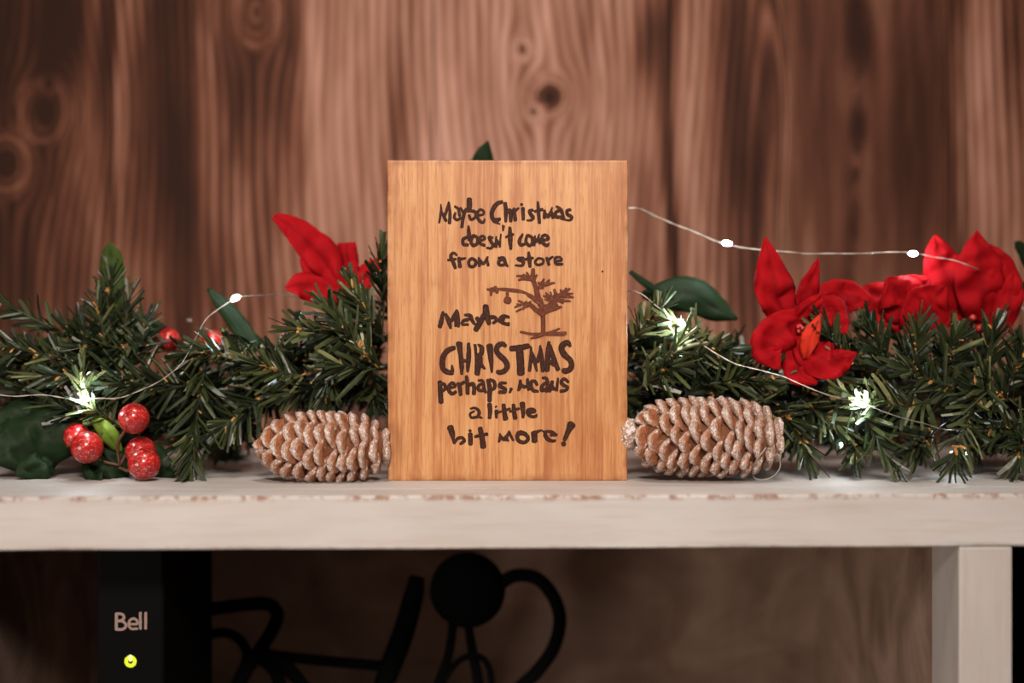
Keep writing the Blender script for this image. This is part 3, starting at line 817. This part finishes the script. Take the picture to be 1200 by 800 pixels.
fill(left, 75, .86, .93, 3); fill(right, 80, .86, .93, 4)
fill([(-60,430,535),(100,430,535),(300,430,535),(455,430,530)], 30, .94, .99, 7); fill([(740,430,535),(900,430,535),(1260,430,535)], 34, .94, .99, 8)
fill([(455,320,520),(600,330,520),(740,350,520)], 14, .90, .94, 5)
# hidden spine wire
mb = MB(); sp = [P(x, y, .915) - G for x, y in ((-140,470),(0,460),(150,465),(300,455),(450,430),(600,430),(750,450),(900,465),(1050,460),(1200,460),(1340,460))]
mb.tube([Vector(tuple(p)) for p in smoothpath([tuple(q) for q in sp], 5)], .0022, 8); mb.build('spine_wire', M_STEM, gar, smooth=True)
# loose dark leaves woven in the garland
leaf('leaf', M_LEAFO, gar, [(132,400,.905,14),(132,360,.905,24),(131,325,.903,28),(130,302,.90,26),(129,284,.898,4)], cup=.3, label='upright olive green leaf tip behind the tall sprig')
leaf('leaf', M_LEAF, gar, [(300,412,.90,20),(282,385,.90,22),(262,358,.898,18),(243,338,.897,4)])
leaf('leaf', M_LEAF, gar, [(752,345,.90,6),(780,345,.90,34),(810,345,.90,42),(840,362,.90,30),(864,374,.90,3)], cup=.35)
leaf('leaf', M_LEAF, gar, [(738,318,.89,5),(760,334,.89,9),(790,352,.892,5)])
leaf('leaf', M_LEAF, gar, [(560,230,.93,24),(564,200,.93,30),(567,182,.928,22),(572,165,.926,2)], cup=.4, label='green leaf tip rising above the top edge of the plaque')
leaf('leaf', M_LEAF, gar, [(1232,330,.92,20),(1212,305,.92,26),(1195,288,.918,12),(1190,283,.917,2)])
leaf('leaf', M_LEAF, gar, [(1225,350,.93,14),(1205,338,.93,14),(1192,330,.93,3)])
leaf('leaf', M_LEAF, gar, [(205,405,.90,12),(180,380,.90,14),(150,372,.90,10),(120,378,.90,3)])

# ------------------------------------------------------------------ poinsettias
def flower(cx, cy, D, label, petals):
    t_ = empty('poinsettia', P(cx, cy, D), label, 'flower', 'red poinsettias in the garland')
    for pt_ in petals:
        kw = pt_[1] if len(pt_) > 1 else {}
        mt = kw.pop('mat', M_RED)
        leaf('petal', mt, t_, pt_[0], cup=kw.get('cup', .3), wave=kw.get('wave', .2), fold=kw.get('fold', .12), label=kw.get('label'))
    return t_
f1 = flower(945, 392, .862, 'red cloth poinsettia in full view on the garland, nearest to the right pinecone', [
    ([(936,395,.862,12),(918,365,.855,38),(909,340,.850,48),(902,308,.850,30),(897,278,.852,2)],),
    ([(934,380,.866,14),(944,352,.862,26),(951,328,.858,20),(959,303,.856,2)],),
    ([(945,372,.860,14),(926,380,.852,40),(908,396,.846,50),(900,412,.844,38),(914,433,.842,3)],),
    ([(940,385,.858,16),(952,412,.846,44),(974,425,.840,42),(990,420,.838,24),(1004,413,.838,2)],),
    ([(932,395,.858,12),(934,418,.850,34),(938,438,.846,30),(958,449,.843,3)],),
    ([(945,378,.864,18),(968,352,.868,38),(992,348,.870,40),(1010,352,.870,26),(1022,362,.870,2)],),
    ([(945,421,.843,8),(948,402,.838,20),(954,386,.838,18),(962,368,.840,2)], {'mat': M_RED2, 'label': 'small upright orange-red petal', 'cup': .5}),
    ([(950,372,.858,16),(974,360,.856,30),(984,378,.852,26),(990,392,.850,3)],),
    ([(930,376,.858,12),(944,362,.850,18),(957,352,.846,14),(966,342,.846,2)],)])
mb = MB()
for i in range(6):
    mb.ball(P(938+rnd.uniform(-5, 6), 384+rnd.uniform(-8, 8), .851) - f1.location, .0016, 8, 6, vein=0.)
mb.build('flower_centre', M_BERRY, f1, smooth=True)
flower(1052, 365, .885, 'low red cloth poinsettia partly hidden behind pine needles, between two taller ones', [
    ([(1058,385,.885,20),(1040,360,.885,44),(1028,345,.885,36),(1012,335,.885,3)],),
    ([(1050,380,.882,24),(1060,355,.878,56),(1050,338,.876,44),(1040,325,.876,4)],),
    ([(1060,385,.880,24),(1085,362,.874,56),(1095,350,.872,46),(1108,335,.872,4)],),
    ([(1060,370,.888,20),(1072,345,.888,50),(1080,335,.888,36),(1090,326,.888,3)],)])
flower(1140, 345, .90, 'tall red cloth poinsettia with two broad upright petals at the right end', [
    ([(1138,372,.90,26),(1118,340,.895,48),(1105,310,.892,44),(1099,290,.892,28),(1096,275,.893,3)], {'cup': .4}),
    ([(1150,380,.898,30),(1150,340,.888,58),(1148,308,.884,52),(1146,288,.884,30),(1145,270,.886,2)], {'cup': .4}),
    ([(1160,385,.90,30),(1172,350,.89,48),(1172,320,.888,44),(1166,300,.888,26),(1160,286,.89,3)], {'cup': .3}),
    ([(1165,395,.895,20),(1180,362,.888,34),(1186,335,.886,26),(1188,318,.888,3)],),
    ([(1120,380,.90,20),(1108,350,.898,40),(1094,325,.896,28),(1086,305,.896,3)],)])
flower(385, 335, .895, 'red cloth poinsettia half sunk in the garland left of the plaque', [
    ([(398,345,.895,16),(380,305,.892,42),(358,280,.890,36),(338,263,.889,24),(321,253,.888,8)], {'cup': .45}),
    ([(408,352,.90,12),(408,325,.90,24),(407,303,.90,25),(406,284,.90,22)], {'cup': .5}),
    ([(398,352,.89,12),(376,342,.888,30),(352,334,.886,30),(335,338,.885,4)],),
    ([(420,350,.90,12),(428,325,.90,26),(444,312,.90,22),(456,300,.90,3)],),
    ([(395,360,.895,16),(388,340,.894,36),(362,312,.894,20),(352,302,.894,3)],)])

# ------------------------------------------------------------------ berries
def berry_pick(name, loc, label, berries, stems, grp):
    t_ = empty(name, loc, label, 'berries', grp)
    for (x, y, D, r) in berries:
        mb = MB(); mb.ball((0, 0, 0), r*D/F, 24, 16)
        mb.build('berry', M_BERRY, t_, loc=P(x, y, D) - t_.location, smooth=True)
    for st in stems:
        mb = MB(); mb.tube([Vector(tuple(q)) - t_.location for q in smoothpath([tuple(P(*s)) for s in st], 5)], .0009, 7)
        mb.build('twig', M_TWIG, t_, smooth=True)
    return t_
bp = berry_pick('berry_pick', P(140, 550, .85), 'pick of five glittery red berries with dark leaves lying at the front left', [(157,490,.835,18.2),(90,511,.845,15.5),(102,524,.832,19),(165,529,.848,18),(169,543.5,.832,19.2)],
    [[(140,545,.848),(138,520,.845),(150,500,.838)], [(140,545,.848),(120,540,.845),(106,530,.84)], [(140,545,.848),(150,530,.85),(160,528,.85)], [(140,548,.848),(152,552,.842),(162,548,.838)], [(138,548,.85),(110,530,.855),(95,515,.848)]], None)
leaf('leaf', M_LEAF, bp, [(120,520,.856,16),(80,512,.852,50),(45,515,.848,80),(15,528,.842,64),(-10,540,.840,6)], cup=.35, wave=.16)
leaf('leaf', M_LEAF, bp, [(60,500,.858,10),(40,500,.856,44),(20,495,.852,50),(-5,500,.850,30)], cup=.3, wave=.16)
leaf('leaf', M_LEAF, bp, [(60,540,.848,20),(50,545,.842,34),(30,550,.838,24),(18,557,.836,4)], cup=.3, wave=.16)
leaf('leaf', M_LEAF, bp, [(145,525,.852,24),(130,540,.848,56),(118,548,.843,50),(112,556,.838,26),(118,563,.834,3)], cup=.3, wave=.14)
leaf('leaf', M_LEAF, bp, [(140,535,.852,20),(170,540,.853,46),(190,548,.850,30),(208,556,.846,3)], cup=.3, wave=.14)
leaf('leaf', M_LEAFB, bp, [(104,484,.846,4),(114,494,.843,14),(126,508,.842,22),(134,520,.845,16),(142,530,.85,4)], cup=.3, label='green leaf between the berries, brightened by painted-in LED light')
berry_pick('berry_pick', P(222, 425, .92), 'pair of plain red berries on short twigs behind the left half of the garland', [(197,398,.90,14),(248,401,.895,15)],
    [[(222,440,.92),(210,420,.91),(200,402,.905)], [(222,440,.92),(240,420,.91),(247,405,.90)]], None)
berry_pick('berry_pick', P(1125, 400, .905), 'sprig of tiny red beads among needles below the tall poinsettia at right', [(1119,375,.862,5),(1132,377,.866,3.5),(1148,385,.866,6),(1140,372,.868,4)],
    [[(1125,400,.905),(1121,385,.88),(1119,376,.866)], [(1125,400,.905),(1142,392,.88),(1148,386,.87)], [(1125,400,.905),(1130,385,.885),(1132,378,.869)], [(1125,400,.905),(1137,385,.885),(1140,373,.871)]], None)

# ------------------------------------------------------------------ string of fairy lights
fl = empty('fairy_lights', P(600, 440, .87), 'thin silver wire of lit white fairy lights draped over the garland', 'string lights')
wire = [(-60,452,.84),(0,463,.838),(60,464,.836),(100,467,.836),(140,466,.838),(180,450,.84),(212,428,.842),(228,400,.85),(245,372,.86),(276,349,.868),
        (310,345,.885),(345,348,.90),(400,370,.905),(470,400,.90),(560,350,.90),(650,300,.90),(700,262,.90),(738,243,.895),(770,254,.895),(810,270,.892),(852,286,.89),(900,293,.886),(950,297,.884),(1010,297,.882),
        (1070,297,.880),(1110,304,.876),(1142,314,.876),(1156,322,.90),(1180,345,.925)]
wire2 = [(1210,372,.92),(1250,420,.88),(1235,470,.865),(1180,500,.85),(1110,503,.838),(1060,490,.830),(1010,472,.826),(970,462,.825),(925,443,.828),(900,436,.832),(860,424,.836),(825,405,.842),(798,379,.842),(770,358,.846),(738,341,.85),(690,350,.875),(640,380,.89)]
allw = wire + wire2
wp = [Vector(tuple(p)) for p in smoothpath([tuple(P(*q)) for q in allw], 6)]
wp = [p + Vector((mnoise.noise(p*60), mnoise.noise(p*60+Vector((9,0,0))), mnoise.noise(p*60+Vector((0,9,0)))))*.0012 for p in wp]
for s_ in (0, 1):
    mb = MB(); q = []
    for i, p in enumerate(wp):
        a = i*1.3 + s_*math.pi
        q.append(p - fl.location + Vector((0, math.cos(a), math.sin(a)))*.00026)
    mb.tube(q, .00023, 6); mb.build('wire', M_WIRE, fl, smooth=True)
def led(px, py, D, ang=0, size=1., lit=True):
    c = P(px, py, D) - fl.location
    mb = MB(); mb.ball((0, 0, 0), .00125*size, 12, 8, sc=(1.9, 1, 1))
    o = mb.build('bulb', M_LED if lit else M_DROP, fl, loc=c, smooth=True); o.rotation_euler = (0, ang, 0)
    return o
for a in [(100,467,.832,.1,1.1),(276,349,.866,-.5,1.25),(798,378,.838,.6,1.2),(852,285,.89,.1,1.15),(1070,297,.88,0,1.15),(1010,474,.822,.3,1.15),(1116,530,.858,0,.4),(986,520,.88,0,.35)]:
    led(*a)
for a in [(222,375,.93,.1,.8),(341,372,.875,0,.6),(762,250,.895,.3,.9),(808,269,.893,.3,.7),(213,437,.84,-.6,.6),(820,403,.842,.6,.8),(894,292,.886,.1,.7),(1020,297,.882,0,.7)]:
    led(*a, lit=False)

# ------------------------------------------------------------------ modem in the compartment
DM = .800
mod = empty('modem', P(153, 600, DM) * 1, 'tall black modem with silver logo and lit green power symbol, under the shelf', 'modem')
mod.location.z = ZS
mx0, mx1 = (113-600)*DM/F - mod.location.x, (193-600)*DM/F - mod.location.x
mb = MB(); mb.box((mx0, 0, .004), (mx1, .128, (ZT-H-.004)-ZS)); mb.build('body', M_BLACK, mod, bevel=.002)
mb = MB(); mb.box((mx0+.004, .008, 0), (mx1-.004, .12, .0045)); mb.build('foot', M_BLACK, mod)
def mod_plane(x, y, eps): return ((x-600)*DM/F - mod.location.x, -.0001-eps, CZ-(y-400)*DM/F - ZS)
BELL = [[(212,150,22),(212,298,22)], [(212,152,20),(262,154,20),(284,184,20),(262,212,20),(212,218,20)], [(225,218,20),(272,222,20),(302,258,20),(275,294,20),(212,298,20)],
        [(335,248,18),(408,246,18),(402,212,18),(370,196,18),(338,215,18),(328,252,18),(350,290,18),(408,290,18)], [(437,142,20),(437,290,20)], [(487,142,20),(487,290,20)]]
mb = MB()
for i, st in enumerate(BELL): stroke_mesh(mb, [(110+x/8, 700+y/8, w_/8) for x, y, w_ in st], mod_plane, .00005+.00001*i)
mb.build('logo', M_LOGO, mod)['label'] = 'silver-pink printed word Bell'
mb = MB(); ring_ = [(153+5*math.cos(a), 774.6+5*math.sin(a), 3.6) for a in np.linspace(-1.2, 4.34, 14)]
stroke_mesh(mb, ring_, mod_plane, .00005); mb.build('power_ring', M_POWER, mod)
mb = MB(); stroke_mesh(mb, [(153, 768.2, 3.4), (153, 773.5, 3)], mod_plane, .0001); mb.build('power_bar', M_POWER2, mod)

# ------------------------------------------------------------------ black metal ornament under the shelf
DO = .955
orn = empty('metal_ornament', P(500, 700, DO), 'black metal ornament of bent rods with a round head, inside the compartment', 'ornament')
orn.location.z = ZS
def rod(name, pts, rad, D=DO):
    mb = MB(); S = smoothpath([(x, y, (r if hasattr(rad, '__len__') else rad)) for (x, y), r in zip(pts, rad if hasattr(rad, '__len__') else [rad]*len(pts))], 6)
    q = []
    for s in S:
        p = P(s[0], s[1], D); p.z = max(p.z, ZS + .004); q.append(p - orn.location)
    mb.tube(q, [s[2]*D/F for s in S], 12); return mb.build(name, M_IRON, orn, smooth=True)
mb = MB(); mb.ball(P(548, 691, DO) - orn.location, 44.5*DO/F, 32, 20, sc=(1, .55, 1)); mb.build('head', M_IRON, orn, smooth=True)
rod('arm', [(585,684),(605,674),(630,678),(649,700),(656,728),(648,760),(628,788),(605,812),(590,860)], 8)
rod('leg', [(531,730),(526,765),(515,795),(500,830),(490,868)], 5.5)
rod('leg', [(548,730),(554,765),(560,800),(563,868)], [5,6,6.5,6])
rod('hoop', [(512,830),(522,795),(538,774),(556,768),(570,776),(576,800),(578,868)], 4)
rod('grip', [(489,676),(484,700),(473,740),(458,780),(445,815),(432,868)], [9,12,13,13,11,9])
rod('crossbar', [(300,764),(340,770),(390,775),(448,780)], 6.5, DO+.004)
rod('frame_rod', [(200,716),(240,714),(290,708),(315,708),(325,720),(318,740),(300,768),(282,800),(262,868)], 8, DO-.004)
rod('frame_rod', [(195,756),(240,744),(268,742),(286,756),(288,775),(272,810),(250,868)], 6, DO+.012)
rod('frame_rod', [(300,766),(330,776),(352,800),(372,830),(385,868)], 8.5, DO+.002)
rod('frame_rod', [(296,766),(318,780),(328,805),(330,868)], 8.5, DO+.006)
mb = MB(); a = P(230, 870, DO); b = P(640, 870, DO)
mb.box((a.x-orn.location.x, -.02, 0), (b.x-orn.location.x, .02, .004)); mb.build('base_plate', M_IRON, orn, bevel=.001)
